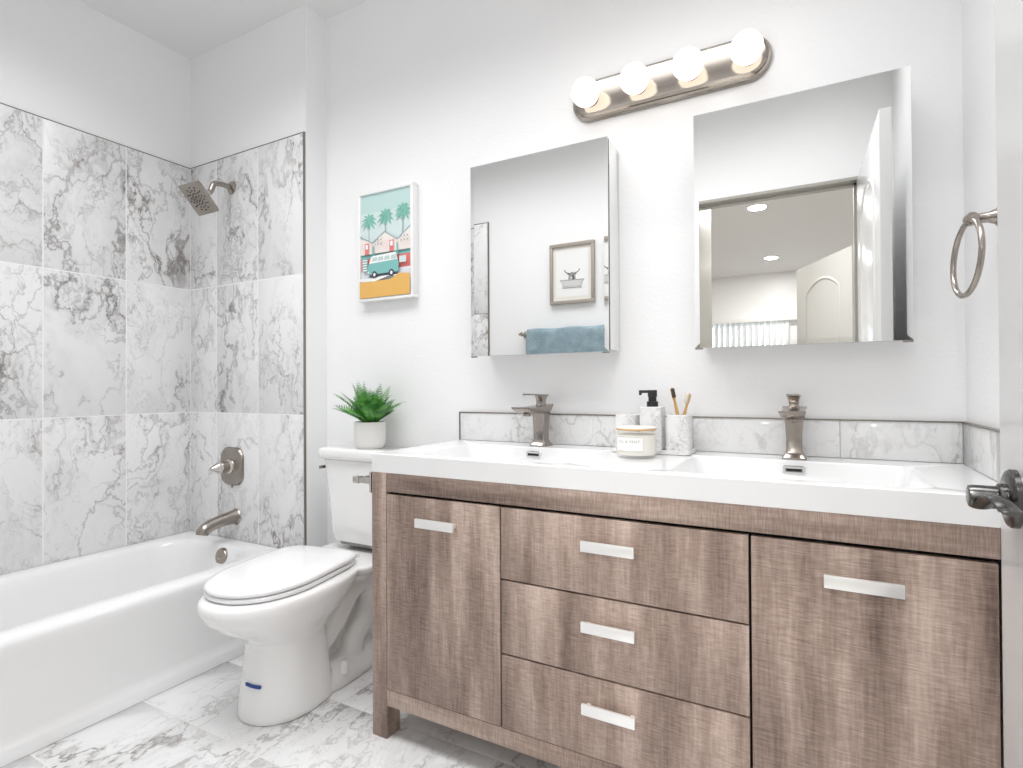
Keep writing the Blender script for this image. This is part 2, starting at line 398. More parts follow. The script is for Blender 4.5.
def arch_panel(bm, w, x0, x1, z0, z1, face, rise=.09, d=.006, sgn=1, arch=True, mi=0):
    """raised moulding outline of a moulded door panel on the plane y=face of a local door (width along x)"""
    pts = [(x0, z0), (x1, z0), (x1, z1-(rise if arch else 0))]
    if arch:
        k = 14
        for i in range(1, k): 
            t = i/k; pts.append((x1+(x0-x1)*t, z1-rise + rise*sin(pi*t)**.8))
    else: pts.append((x1, z1))
    pts.append((x0, z1-(rise if arch else 0)))
    if not arch: pts = pts[:3]+[(x0, z1)]
    n = len(pts); V = [Vector((p[0], 0, p[1])) for p in pts]; cen = sum(V, Vector())/n
    def inset(dst):
        out = []
        for i in range(n):
            a, c, e = V[i-1], V[i], V[(i+1) % n]
            d1 = (c-a).normalized(); d2 = (e-c).normalized()
            n1 = Vector((-d1.z, 0, d1.x)); n2 = Vector((-d2.z, 0, d2.x)); nn = (n1+n2).normalized()
            out.append(c+nn*dst/max(.5, nn.dot(n1)))
        return out
    rings = []
    for dst, dep in ((0, 0), (.006, .005), (.014, .006), (.022, .001), (.026, 0)):
        rings.append([tuple((p.x, face+sgn*dep, p.z)) for p in inset(dst)])
    loft(bm, rings, False, False, mi)
def door_leaf(name, hinge, free, h, m, th=.038, side=1):
    """leaf as a thing-like structure: local x from hinge to free edge, local y is thickness"""
    hv, fv = Vector(hinge), Vector(free); wdt = (fv-hv).length; ang = math.atan2((fv-hv).y, (fv-hv).x)
    root = bpy.data.objects.new(name, None); C.objects.link(root); root.location = (hv.x, hv.y, 0); root.rotation_euler = (0, 0, ang)
    root['kind'] = 'structure'; ORG[root.name] = Vector((0, 0, 0)); root.empty_display_size = .05
    b = new(); y0, y1 = (0, th) if side > 0 else (-th, 0)
    box(b, 0, wdt, y0, y1, .012, h, .002)
    for face, sg in ((y0, -1), (y1, 1)):
        arch_panel(b, wdt, .155, wdt-.155, 1.05, h-.14, face, sgn=sg, rise=.10)
        arch_panel(b, wdt, .155, wdt-.155, .20, .90, face, sgn=sg, arch=False)
    obj('leaf', b, m, root)
    return root, wdt, y0, y1
# bathroom door, hinged beside the camera, standing open into the room
d1, dw, dy0, dy1 = door_leaf('door_1', (.190, .156), (.2155, .950), ZD-.004, M_door, side=-1)
# local frame: x towards free edge; visible face (towards -x world) is local y = dy1 (=0)
hx = dw-.078; hz = .951
b = new()
lathe(b, (hx, 0, hz), (0, 1, 0), [(.0355, 0), (.0355, .006), (.033, .009), (.029, .0105), (.014, .011)], 40)
rs = obj('rose', b, M_pewter, d1)
b = new(); lathe(b, (hx, .010, hz), (0, 1, 0), [(.0175, 0), (.0175, .007), (.0140, .009), (.0140, .032), (.0130, .036), (.010, .037)], 32)
# wavy ribbon lever running back towards the hinge
P = smoothpath([(hx+.010, .035, hz-.013), (hx-.004, .034, hz-.012), (hx-.022, .032, hz-.002), (hx-.042, .029, hz+.006), (hx-.056, .025, hz+.004), (hx-.068, .021, hz-.002), (hx-.078, .018, hz-.005)], 5); rings = []
for i, p in enumerate(P):
    tn = (P[min(i+1, len(P)-1)]-P[max(i-1, 0)]).normalized(); nn = tn.cross(Vector((0, 1, 0))).normalized(); wy = .0105 if 0 < i < len(P)-1 else .009
    rings.append([tuple(p+Vector((0, 1, 0))*wy*cos(2*pi*q/18)+nn*.0034*sin(2*pi*q/18)) for q in range(18)])
loft(b, rings); lv = obj('lever', b, M_pewter, d1)
b = new()
lathe(b, (hx, dy0, hz), (0, -1, 0), [(.0355, 0), (.0355, .006), (.034, .011), (.030, .0135), (.014, .014)], 40)
lathe(b, (hx, dy0-.012, hz), (0, -1, 0), [(.0155, 0), (.0125, .010), (.0125, .040), (.007, .042)], 24)
box(b, hx-.11, hx+.008, dy0-.050, dy0-.042, hz-.009, hz+.009, .003); obj('back_lever', b, M_pewter, d1)
# bedroom door leaf seen in the mirror
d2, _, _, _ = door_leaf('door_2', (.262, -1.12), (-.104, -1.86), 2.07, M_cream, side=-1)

# ------------------------------------------------------------------ bathtub
RZ = .362
t = thing('bathtub', 'white alcove bathtub with flat apron below the marble tile walls', 'bathtub', (-2.457, .92, 0))
b = new(); x0, x1, y0, y1 = XL+.002, -2.080, YN+.010, YE-.002
cx, cy = (x0+x1)/2, (y0+y1)/2; hx_, hy_ = (x1-x0)/2, (y1-y0)/2
def tr(dx, z, r=.004):   # outer ring with the apron side drawn in by dx
    p = rr(cx, cy, hx_, hy_, r, z, 10); return [((q[0]-dx if q[0] > cx else q[0]), q[1], q[2]) for q in p]
icx, icy = (-2.765-2.190)/2, (.27+1.605)/2; ihx, ihy = .2875, .6675
rings = [tr(0, .001), tr(0, .034), tr(.004, .044), tr(.013, .058), tr(.015, .075), tr(.004, .30), tr(.001, .325), tr(.001, RZ-.020), tr(.005, RZ-.007), tr(.016, RZ)]
def ir(gx, gy, r, z, sy=0): return rr(icx, icy+sy, ihx-gx, ihy-gy, r, z, 10)
rings += [ir(-.012, -.012, .17, RZ+.001), ir(0, 0, .165, RZ-.004), ir(.010, .012, .16, RZ-.020), ir(.025, .035, .15, RZ-.09), ir(.04, .06, .14, .16), ir(.06, .085, .13, .085), ir(.09, .12, .11, .058), ir(.16, .22, .06, .05), ir(.24, .5, .03, .047)]
loft(b, rings); obj('tub_shell', b, M_tub, t, sharp=50)
oz = .312
b = new(); lathe(b, (-2.424, 1.592, oz), (0, -1, .12), [(.041, 0), (.041, .008), (.037, .014), (.012, .015), (.011, .013)], 36)
for a in (50, 230): pass
obj('overflow_plate', b, M_bronze, t)
b = new(); lathe(b, (-2.46, 1.33, .049), (0, 0, 1), [(.034, 0), (.034, .003), (.028, .004), (.02, .002)], 28); obj('drain', b, M_bronze, t)

# tub spout
t = thing('tub_spout', 'curved brushed nickel tub spout projecting from the tile above the tub', 'tub spout', (-2.458, YE, .47))
b = new(); P = smoothpath([(-2.470, YE, .473), (-2.470, YE-.03, .473), (-2.470, YE-.08, .468), (-2.470, YE-.125, .458), (-2.470, YE-.158, .443), (-2.470, YE-.166, .424)], 5)
k = len(P); rad = []
for i in range(k):
    s = i/(k-1); rad.append(.040 if s < .02 else (.0265+.0135*math.exp(-s*5)))
tube(b, P, rad, 28); obj('spout_body', b, M_nickel, t)
# shower valve
vx, vz = -2.49, .716
t = thing('shower_valve', 'brushed nickel shower valve with rounded plate and cone lever on tile wall', 'shower valve', (vx, YE, vz))
def rrv(hx_, hz_, r, y): return [(vx+p[0], y, vz+p[1]) for p in rr(0, 0, hx_, hz_, r, 0, 8)]
b = new(); loft(b, [rrv(.083, .092, .054, YE), rrv(.083, .092, .054, YE-.005), rrv(.079, .088, .053, YE-.012), rrv(.066, .074, .052, YE-.017), rrv(.04, .05, .035, YE-.018)]); obj('escutcheon', b, M_nickel, t)
b = new(); lathe(b, (vx, YE-.015, vz), (0, -1, 0), [(.036, 0), (.034, .010), (.027, .016), (.027, .040), (.029, .046), (.029, .060), (.024, .066), (.012, .088), (.008, .099), (.002, .102)], 32); obj('handle', b, M_nick2, t)
b = new(); lathe(b, (vx, YE-.006, vz-.098), (0, 0, 1), [(.004, -.006), (.004, .012)], 10); obj('set_screw', b, M_nickel, t)
# shower head
t = thing('rain_shower', 'square brushed nickel rain shower head tilted down on a curved wall arm', 'shower head', (-2.494, YE, 2.067))
b = new(); lathe(b, (-2.494, YE, 2.067), (0, -1, 0), [(.032, 0), (.030, .006), (.020, .012), (.013, .014)], 32); obj('flange', b, M_nickel, t)
hc = Vector((-2.494, 1.519, 1.963)); th_ = R(48); nrm = Vector((0, -sin(th_), -cos(th_))); tv = Vector((0, -cos(th_), sin(th_)))
top = hc - nrm*.052
b = new(); tube(b, smoothpath([(-2.494, YE-.01, 2.067), (-2.494, YE-.05, 2.068), (-2.494, YE-.09, 2.058), tuple(top-nrm*.028), tuple(top)], 6), .0125, 18); obj('arm', b, M_nickel, t)
M4 = Matrix.Translation(hc) @ Matrix(((1, 0, 0, 0), (0, tv.y, nrm.y, 0), (0, tv.z, nrm.z, 0), (0, 0, 0, 1)))  # local x, local y=tv, local z=nrm
b = new(); loft(b, [rr(0, 0, .018, .018, .0175, -.052, 6), rr(0, 0, .022, .022, .020, -.040, 6), rr(0, 0, .044, .044, .016, -.030, 6), rr(0, 0, .070, .070, .010, -.014, 6), rr(0, 0, .074, .074, .006, -.008, 6), rr(0, 0, .074, .074, .006, -.001, 6), rr(0, 0, .071, .071, .005, 0, 6)])
bmesh.ops.transform(b, matrix=M4, verts=b.verts); hd = obj('spray_head', b, M_nickel, t)
b = new(); lathe(b, (0, 0, -.060), (0, 0, 1), [(.012, -.010), (.015, -.006), (.015, .006), (.012, .010)], 20); bmesh.ops.transform(b, matrix=M4, verts=b.verts); obj('swivel_collar', b, M_nick2, t)
b = new()
for rad_, cnt in ((.012, 6), (.026, 12), (.040, 14), (.054, 12)):
    for i in range(cnt):
        a = 2*pi*i/cnt+rad_*40; lathe(b, (rad_*cos(a), rad_*sin(a), 0), (0, 0, 1), [(.0034, -.001), (.0032, .002), (.0015, .0028)], 8)
bmesh.ops.transform(b, matrix=M4, verts=b.verts); obj('nozzles', b, M_black, hd)

# ------------------------------------------------------------------ toilet
TX = -1.638
def turn(b, deg, piv=(-1.64, 1.10, 0)): bmesh.ops.rotate(b, cent=piv, matrix=Matrix.Rotation(R(deg), 3, 'Z'), verts=b.verts); return b
t = thing('toilet', 'white two-piece toilet with closed lid between tub and vanity', 'toilet', (TX, 1.40, 0))
def egg(hw, yf, yb, z, n=48, bw=.86, ex=2.15, yc=None, eb=3.2, dx=0):
    """closed outline: front is a long ellipse, back is squarer"""
    yc = yc if yc is not None else yf+(yb-yf)*.45
    out = []
    for i in range(n):
        a = 2*pi*i/n; c_, s_ = cos(a), sin(a)
        e_ = 2/ex if s_ < 0 else 2/eb
        X = hw*math.copysign(abs(c_)**e_, c_); Y = (yc-yf if s_ < 0 else yb-yc)*math.copysign(abs(s_)**e_, s_)
        if s_ > 0: X *= 1-(1-bw)*abs(s_)**1.3
        out.append((TX+dx+X, yc+Y, z))
    return out
b = new()
# pedestal column flaring into the bowl
loft(b, [egg(.136, 1.150, 1.46, 0, yc=1.31, bw=.95, dx=.008), egg(.137, 1.149, 1.45, .012, yc=1.31, bw=.95, dx=.008), egg(.127, 1.158, 1.44, .10, yc=1.31, bw=.95, dx=.010), egg(.116, 1.172, 1.43, .20, yc=1.31, bw=.95, dx=.011),
         egg(.114, 1.176, 1.43, .245, yc=1.31, dx=.010), egg(.134, 1.145, 1.45, .275, yc=1.31, dx=.004), egg(.166, 1.085, 1.49, .315, yc=1.31), egg(.184, 1.040, 1.53, .355, yc=1.31), egg(.192, 1.020, 1.57, .390, yc=1.31), egg(.190, 1.022, 1.60, .412, yc=1.31), egg(.182, 1.030, 1.61, .420, yc=1.31)])
# foot flange behind the column
loft(b, [egg(.140, 1.30, 1.745, 0, yc=1.5, bw=.92), egg(.140, 1.30, 1.745, .030, yc=1.5, bw=.92), egg(.125, 1.32, 1.735, .058, yc=1.5), egg(.085, 1.36, 1.70, .085, yc=1.5)])
# rear deck that carries the tank
loft(b, [rr(TX, 1.66, .10, .11, .05, .335), rr(TX, 1.655, .150, .125, .05, .375), rr(TX, 1.65, .185, .14, .045, .400), rr(TX, 1.65, .188, .143, .045, .416), rr(TX, 1.65, .182, .138, .045, .422)])
# core web and trapway
loft(b, [rr(TX, 1.55, .034, .17, .03, .03), rr(TX, 1.55, .034, .17, .03, .38)])
for sx in (-1, 1):
    P = smoothpath([(TX+sx*.060, 1.40, .16), (TX+sx*.070, 1.47, .225), (TX+sx*.078, 1.545, .315), (TX+sx*.078, 1.625, .330), (TX+sx*.076, 1.665, .270), (TX+sx*.072, 1.640, .190), (TX+sx*.068, 1.585, .130), (TX+sx*.066, 1.56, .05)], 6)
    tube(b, P, [.044]*len(P), 20)
bowl = obj('bowl', turn(b, 3), M_china, t)
rm = bowl.modifiers.new('remesh', 'REMESH'); rm.mode = 'VOXEL'; rm.voxel_size = .0055; rm.use_smooth_shade = True
sm = bowl.modifiers.new('smooth', 'SMOOTH'); sm.iterations = 12; sm.factor = .6
for sx in (-1, 1):
    b = new(); lathe(b, (TX+sx*.110, 1.47, .050), (0, 0, 1), [(.0145, 0), (.0145, .038), (.011, .044), (.004, .046)], 18); obj('bolt_cap', b, M_china, t)
b = new(); KW = dict(yc=1.29, n=96, eb=11, bw=.78)
loft(b, [egg(.176, 1.064, 1.562, .4225, **KW), egg(.180, 1.059, 1.564, .427, **KW), egg(.180, 1.059, 1.564, .434, **KW), egg(.176, 1.064, 1.562, .438, **KW)]); obj('seat', turn(b, 10), M_seat, t)
b = new(); loft(b, [egg(.173, 1.065, 1.566, .4405, **KW), egg(.1795, 1.058, 1.572, .444, **KW), egg(.180, 1.057, 1.572, .451, **KW), egg(.176, 1.062, 1.568, .457, **KW), egg(.160, 1.080, 1.552, .4605, **KW), egg(.08, 1.18, 1.46, .462, **KW)]); obj('lid', turn(b, 10), M_seat, t, sharp=60)
for sx in (-1, 1):
    b = new(); lathe(b, (TX+sx*.105, 1.592, .4295), (1, 0, 0), [(.009, -.024), (.010, -.020), (.010, .020), (.009, .024)], 18); obj('hinge', turn(b, 10), M_seat, t)
b = new()
def tk(hw, yf, z, r=.035): return rr(TX, (yf+1.792)/2, hw, (1.792-yf)/2, r, z, 8)
loft(b, [tk(.140, 1.668, .452, .03), tk(.154, 1.656, .458), tk(.161, 1.650, .475), tk(.175, 1.645, .60), tk(.187, 1.640, .72), tk(.193, 1.636, .793)])
obj('tank', b, M_china, t)
b = new(); loft(b, [tk(.138, 1.672, .440, .03), tk(.138, 1.672, .4535, .03)]); obj('tank_gasket', b, mat('grey_rubber', (.28, .27, .26), .6), t)
b = new(); loft(b, [tk(.190, 1.637, .793, .03), tk(.200, 1.629, .797, .03), tk(.2065, 1.622, .803, .03), tk(.2085, 1.620, .812, .03), tk(.2085, 1.620, .832, .03), tk(.205, 1.624, .840, .03), tk(.19, 1.64, .843, .03)]); obj('tank_lid', b, M_china, t, sharp=60)
b = new(); lathe(b, (TX-.187, 1.675, .757), (-1, 0, 0), [(.013, 0), (.013, .010), (.007, .012), (.007, .020)], 16); box(b, TX-.212, TX-.204, 1.640, 1.684, .750, .764, .003); obj('flush_lever', b, M_nickel, t)
# strip of blue tape on the pedestal
b = new(); pts = []
for i in range(9):
    a = R(262+i*3.4); e_ = 2/2.15
    hw, yf, yc = .1255, 1.160, 1.31
    X = TX+hw*math.copysign(abs(cos(a))**e_, cos(a)); Y = yc+(yc-yf)*math.copysign(abs(sin(a))**e_, sin(a)); pts.append((X+.009, Y))
o_ = [((TX+(x-TX)*1.02), yc+(y-yc)*1.02) for x, y in pts]; i_ = [((TX+(x-TX)*.985), yc+(y-yc)*.985) for x, y in pts]
rings = [[(o_[i][0], o_[i][1], .121), (o_[i][0], o_[i][1], .130), (i_[i][0], i_[i][1], .130), (i_[i][0], i_[i][1], .121)] for i in range(9)]
loft(b, rings); tag(obj('masking_tape', b, M_blue, loc=(TX-.1, 1.17, .12)), 'short strip of blue masking tape stuck on the toilet pedestal', 'tape')

# ------------------------------------------------------------------ vanity
VX0, VX1, VF = -1.239, .297, 1.3087
ZR, ZG, ZK = .826, .7635, .156
t = thing('vanity_cabinet', 'grey-brown wood-grain vanity cabinet with three drawers and two doors', 'vanity', (-.47, 1.55, 0))
VBK = YB-.006
b = new()
for x, xx in ((VX0, VX0+.058), (VX1-.058, VX1-.004)):
    b = box(new(), x, xx, VF if x == VX0 else VF+.031, VF+.062, 0.0, ZR, .0012); obj('leg', b, M_woodv, t)
    b = box(new(), x, xx, VBK-.062, VBK, 0.0, ZR, .0012); obj('leg', b, M_woodv, t)
b = new(); box(b, VX0+.0585, VX1, VF+.0005, VF+.020, ZG+.004, ZR, .0012); obj('top_rail', b, M_woodh, t)
b = new(); box(b, VX0+.0585, VX1, VF+.001, VF+.020, .103, ZK-.0015, .0012); obj('bottom_rail', b, M_woodh, t)
b = new(); box(b, VX0+.004, VX0+.022, VF+.062, VBK-.062, .103, ZR, .001); obj('side_panel', b, M_woodv, t)
b = new(); box(b, VX1-.022, VX1-.004, VF+.062, VBK-.062, .103, ZR, .001); obj('side_panel', b, M_woodv, t)
b = new(); box(b, VX0+.030, VX1-.006, VF+.0225, VF+.030, .110, ZR-.004); obj('carcass_front', b, M_dark, t)
b = new(); box(b, VX0+.030, VX1-.024, VF+.031, VBK-.07, .106, .122); obj('bottom_panel', b, M_woodh, t)
def handle(parent, xc, zc, w=.137):
    b = new(); box(b, xc-w/2, xc+w/2, VF-.027, VF-.019, zc-.013, zc+.013, .0008)
    for s in (-1, 1): box(b, xc+s*(w/2-.012)-.005, xc+s*(w/2-.012)+.005, VF-.019, VF+.0005, zc-.005, zc+.005)
    obj('handle', b, M_satin, parent)
def front(name, xa, xb, za, zb, hxc, hzc):
    b = new(); box(b, xa, xb, VF, VF+.019, za, zb, .0013); o = obj(name, b, M_woodv, t); handle(o, hxc, hzc); return o
front('door', VX0+.0605, -.7715, ZK, .7595, -.979, .690)
for za, zb, hz_ in ((.5638, .7590, .691), (.3602, .5592, .4895), (ZK, .3557, .2850)):
    front('drawer', -.7670, -.1345, za, zb, -.4545, hz_)
front('door', -.1290, .2935, ZK, .7585, .0795, .690)

# countertop with two basins
t = thing('vanity_countertop', 'white one-piece vanity top with two rectangular sinks', 'countertop', (-.45, 1.55, ZR))
ZT = .884; b = new()
CX0, CX1, CYB = VX0, XR-.002, YB-.001
XM = -.455
for (xa, xb, bx0, bx1) in ((CX0, XM, -1.115, -.590), (XM, CX1, -.322, .212)):
    hx_, hy_ = (xb-xa)/2, (CYB-VF)/2; cx, cy = (xa+xb)/2, (CYB+VF)/2
    by0, by1 = 1.348, 1.688; bcx, bcy, bhx, bhy = (bx0+bx1)/2, (by0+by1)/2, (bx1-bx0)/2, (by1-by0)/2
    e = .0025
    def orr(z, off=0):
        p = rr(cx, cy, hx_, hy_, .0004, z, 6); out = []
        for q in p:
            X, Y = q[0], q[1]
            if Y < cy: Y += off
            if xa == CX0 and X < cx: X += off
            out.append((X, Y, z))
        return out
    rings = [orr(ZT-.058, 0), orr(ZT-e, 0), orr(ZT, e), rr(bcx, bcy, bhx, bhy, .035, ZT, 6), rr(bcx, bcy, bhx-.004, bhy-.004, .033, ZT-.004, 6),
             rr(bcx, bcy, bhx-.020, bhy-.014, .032, ZT-.052, 6), rr(bcx, bcy, bhx-.035, bhy-.028, .03, ZT-.078, 6), rr(bcx, bcy, bhx-.07, bhy-.06, .025, ZT-.084, 6), rr(bcx, bcy+.06, .025, .025, .02, ZT-.090, 6)]
    vv = [[b.verts.new(p) for p in r] for r in rings]; n = len(rings[0])
    for A_, B_ in zip(vv, vv[1:]):
        for i in range(n): 
            j = (i+1) % n; b.faces.new((A_[i], A_[j], B_[j], B_[i]))
    b.faces.new(vv[-1])
# underside ring stays open over the bowls; skirts under the slab
box(b, CX0+.002, CX1, VF+.002, VF+.02, ZT-.058, ZT-.03)
bmesh.ops.remove_doubles(b, verts=b.verts, dist=.00002)
# interior wall between halves is two coincident faces: drop them
for f in [f for f in b.faces if all(abs(v.co.x-XM) < .003 for v in f.verts) and abs(f.normal.x) > .9 and f.calc_area() > .001]: b.faces.remove(f)
cto = obj('slab', b, M_solid, t, sharp=40)
for ox in (-.852, -.055):
    b = new(); 
    rg = lambda hx_, hz_, r, y: [(ox+p[0], y, .8595+p[1]) for p in rr(0, 0, hx_, hz_, r, 0, 5)]
    loft(b, [rg(.028, .0115, .004, 1.686), rg(.028, .0115, .004, 1.6765), rg(.0265, .010, .004, 1.6745), rg(.021, .0055, .002, 1.6745), rg(.0205, .005, .002, 1.6775)], True, True)
    ov = obj('overflow_cover', b, M_chrome, t)
    box(b := new(), ox-.0195, ox+.0195, 1.675, 1.6773, .8555, .8625); obj('slot', b, M_dark, ov)
    b = new(); lathe(b, (ox, 1.575, ZT-.090), (0, 0, 1), [(.024, 0), (.026, .003), (.020, .008), (.006, .010)], 28); obj('drain_cap', b, M_chrome, t)

# backsplash tiles with metal edge
t = thing('backsplash', 'low marble tile backsplash with thin metal edge behind the sinks', 'backsplash', (-.45, YB, ZT))
ZS = .9905
us = [0, .315, .90, 1.29, XR-VX0-.001]
us = [0, -.916-VX0, -.346-VX0, .059-VX0, XR-VX0-.009]
obj('back_tiles', tiles((VX0, YB-.0095, ZT+.0005), (1, 0, 0), (0, 0, 1), us, [0, ZS-ZT], gap=.0015, th=.009, seed=5), M_splash, t)
obj('side_tiles', tiles((XR-.0095, YB-.010, ZT+.0005), (0, -1, 0), (0, 0, 1), [0, .30, YB-VF-.012], [0, ZS-ZT], gap=.0015, th=.009, seed=8), M_splash, t)
b = new(); box(b, VX0-.003, XR-.0005, YB-.012, YB-.0005, ZS, ZS+.0035); box(b, VX0-.0035, VX0, YB-.012, YB-.0005, ZT+.0005, ZS+.0035); box(b, XR-.012, XR-.0005, VF, YB-.012, ZS, ZS+.0035)
obj('metal_edge_strip', b, M_steelt, t)

# ------------------------------------------------------------------ faucets
def copy_tree(o, parent=None):
    c = o.copy(); C.objects.link(c)
    if parent is not None: c.parent = parent
    for ch in list(o.children): copy_tree(ch, c)
    return c
fx, fy = -.852, 1.738
fa = thing('faucet', 'square brushed nickel single-handle faucet at the left sink, beside the toilet end', 'faucet', (fx, fy, ZT), 'sink faucets')
def sq(hx_, hy_, z, r=.004, yo=0): return rr(fx, fy+yo, hx_, hy_, r, z, 4)
b = new(); loft(b, [sq(.031, .032, ZT), sq(.031, .032, ZT+.004), sq(.025, .026, ZT+.012), sq(.0205, .0215, ZT+.022), sq(.020, .0225, ZT+.06), sq(.0225, .025, ZT+.10), sq(.025, .027, ZT+.116), sq(.025, .027, ZT+.128)]); obj('body', b, M_fauc, fa)
b = new()
def sp(y, zt, zb, hw): return [(fx-hw, y, zb), (fx+hw, y, zb), (fx+hw*1.06, y, zt-.004), (fx+hw*1.06, y, zt), (fx-hw*1.06, y, zt), (fx-hw*1.06, y, zt-.004)] if 1 else 0
z_ = ZT
loft(b, [sp(fy+.034, z_+.146, z_+.138, .030), sp(fy+.026, z_+.144, z_+.124, .0275), sp(fy-.02, z_+.141, z_+.112, .0265), sp(fy-.07, z_+.139, z_+.118, .0265), sp(fy-.115, z_+.138, z_+.116, .027), sp(fy-.143, z_+.137, z_+.126, .0285), sp(fy-.158, z_+.140, z_+.134, .030)])
lathe(b, (fx, fy-.108, z_+.117), (0, 0, -1), [(.013, 0), (.013, .007), (.010, .009)], 20)
obj('spout', b, M_fauc, fa)
b = new(); loft(b, [sq(.0150, .017, z_+.141, .003), sq(.0125, .0145, z_+.150, .003), sq(.0125, .0145, z_+.156, .003), sq(.0145, .017, z_+.168, .003), sq(.0175, .020, z_+.176, .003)])
loft(b, [[(fx-w_, fy+y, z_+zb), (fx+w_, fy+y, z_+zb), (fx+w_, fy+y, z_+zt), (fx-w_, fy+y, z_+zt)] for y, zb, zt, w_ in ((.023, .174, .1795, .0175), (-.02, .175, .1805, .017), (-.07, .178, .1825, .016), (-.098, .180, .1835, .0155), (-.110, .179, .1835, .0155))])
obj('handle', b, M_fauc, fa)
f2 = copy_tree(fa); f2.location = (-.055, fy, ZT); f2['label'] = 'square brushed nickel single-handle faucet at the right sink, near the door'

# ------------------------------------------------------------------ countertop accessories
TZ0 = ZT+.0005
b = new(); tx0, tx1, ty0, ty1 = -.572, -.328, 1.655, 1.775
tcx, tcy, thx, thy = (tx0+tx1)/2, (ty0+ty1)/2, (tx1-tx0)/2, (ty1-ty0)/2
loft(b, [rr(tcx, tcy, thx-.004, thy-.004, .012, TZ0), rr(tcx, tcy, thx, thy, .014, TZ0+.003), rr(tcx, tcy, thx, thy, .014, TZ0+.012), rr(tcx, tcy, thx-.003, thy-.003, .012, TZ0+.013), rr(tcx, tcy, thx-.007, thy-.007, .010, TZ0+.008), rr(tcx, tcy, thx-.012, thy-.012, .010, TZ0+.007)])
tag(obj('tray', b, M_marb, loc=(tcx, tcy, TZ0)), 'shallow white marble tray holding the bathroom set on the countertop', 'tray')
TY = 1.715; TT = TZ0+.0072
def cup(name, x, hw, h, lab, cat, solid=False):
    root = thing(name, lab, cat, (x, TY, TT)); b = new(); r_ = .012
    k = [rr(x, TY, hw-.004, hw-.004, r_, TT), rr(x, TY, hw, hw, r_, TT+.004), rr(x, TY, hw, hw, r_, TT+h-.002), rr(x, TY, hw-.002, hw-.002, r_, TT+h)]
    if not solid: k += [rr(x, TY, hw-.006, hw-.006, r_-.004, TT+h), rr(x, TY, hw-.007, hw-.007, r_-.004, TT+h-.004), rr(x, TY, hw-.008, hw-.008, r_-.004, TT+.012)]
    loft(b, k); obj('body', b, M_marb, root); return root
cup('tumbler', -.531, .034, .110, 'empty marble tumbler, left one on the tray behind the candle', 'tumbler')
th_o = cup('toothbrush_holder', -.3690, .0345, .112, 'grey-veined marble holder with two toothbrushes standing in it', 'toothbrush holder')
sd = cup('soap_dispenser', -.452, .0345, .135, 'square marble soap dispenser with black pump, middle of the tray', 'soap dispenser', True)
b = new(); zt = TT+.135
lathe(b, (-.452, TY, zt), (0, 0, 1), [(.0175, 0), (.0175, .016), (.0125, .017), (.0125, .030), (.0145, .031), (.0145, .050), (.013, .052)], 28)
pm = obj('pump', b, M_black, sd)
b = new(); box(b, -.452-.042, -.452, TY-.006, TY+.006, zt+.0425, zt+.0515, .002); box(b, -.452-.042, -.452-.034, TY-.004, TY+.004, zt+.036, zt+.045, .001); obj('nozzle', b, M_black, pm)
# toothbrushes
def brush(x0, z0, x1, z1, y0, y1, bm_, label, flip):
    root = thing('toothbrush', label, 'toothbrush', (x0, y0, z0), 'toothbrushes in the marble holder')
    d = Vector((x1-x0, y1-y0, z1-z0)); n_ = d.normalized()
    b = new(); tube(b, [Vector((x0, y0, z0))+d*s for s in (0, .02, .5, .70, .78, .84, .97, 1)], [.003, .0055, .0058, .0045, .0036, .0058, .0062, .003], 14, flat=.6, ref=(0, 1, 0)); obj('handle', b, M_bamboo, root)
    side = Vector((flip*.35, -1, .25)); side = (side - n_*side.dot(n_)).normalized()
    b = new(); mid = Vector((x0, y0, z0))+d*.905
    o_ = n_.cross(side)
    mm = Matrix.Translation(mid+side*.0085) @ Matrix((( *n_, ), (*side,), (*o_,))).transposed().to_4x4()
    t_ = new(); box(t_, -.014, .014, -.0055, .0055, -.0052, .0052, .002); merge(b, t_, mm); obj('bristles', b, bm_, root, label=None)
brush(-.354, TT+.014, -.392, TT+.194, TY, TY, M_bristle, 'bamboo toothbrush with dark brown bristles, left one in the marble holder', 1)
brush(-.378, TT+.014, -.336, TT+.176, TY-.010, TY-.010, M_brisw, 'bamboo toothbrush with pale bristles, right one in the marble holder', -1)

# candle
cxn, cyn = -.463, 1.572; R0 = .057
cn = thing('candle', 'cream candle in a glass jar with white label and wooden lid, on the countertop', 'candle', (cxn, cyn, TZ0))
b = new(); lathe(b, (cxn, cyn, TZ0), (0, 0, 1), [(R0-.006, 0), (R0-.001, .002), (R0, .006), (R0, .080), (R0-.0022, .080), (R0-.0022, .010), (R0-.006, .008)], 56); obj('jar', b, M_jar, cn)
b = new(); lathe(b, (cxn, cyn, TZ0), (0, 0, 1), [(R0-.0045, .0095), (R0-.0027, .012), (R0-.0027, .066), (R0-.005, .067)], 56); obj('wax', b, M_wax, cn)
b = new(); lathe(b, (cxn, cyn, TZ0+.080), (0, 0, 1), [(R0+.001, 0.0002), (R0+.001, .0045)], 56); ld = obj('lid', b, M_bamboo, cn, label='wooden lid')
b = new(); lathe(b, (cxn, cyn, TZ0+.0845), (0, 0, 1), [(R0+.0005, 0), (R0+.0002, .003), (R0-.006, .0045)], 56); obj('lid_top', b, mat('pale_lid_top', (.80, .78, .74), .4), ld)
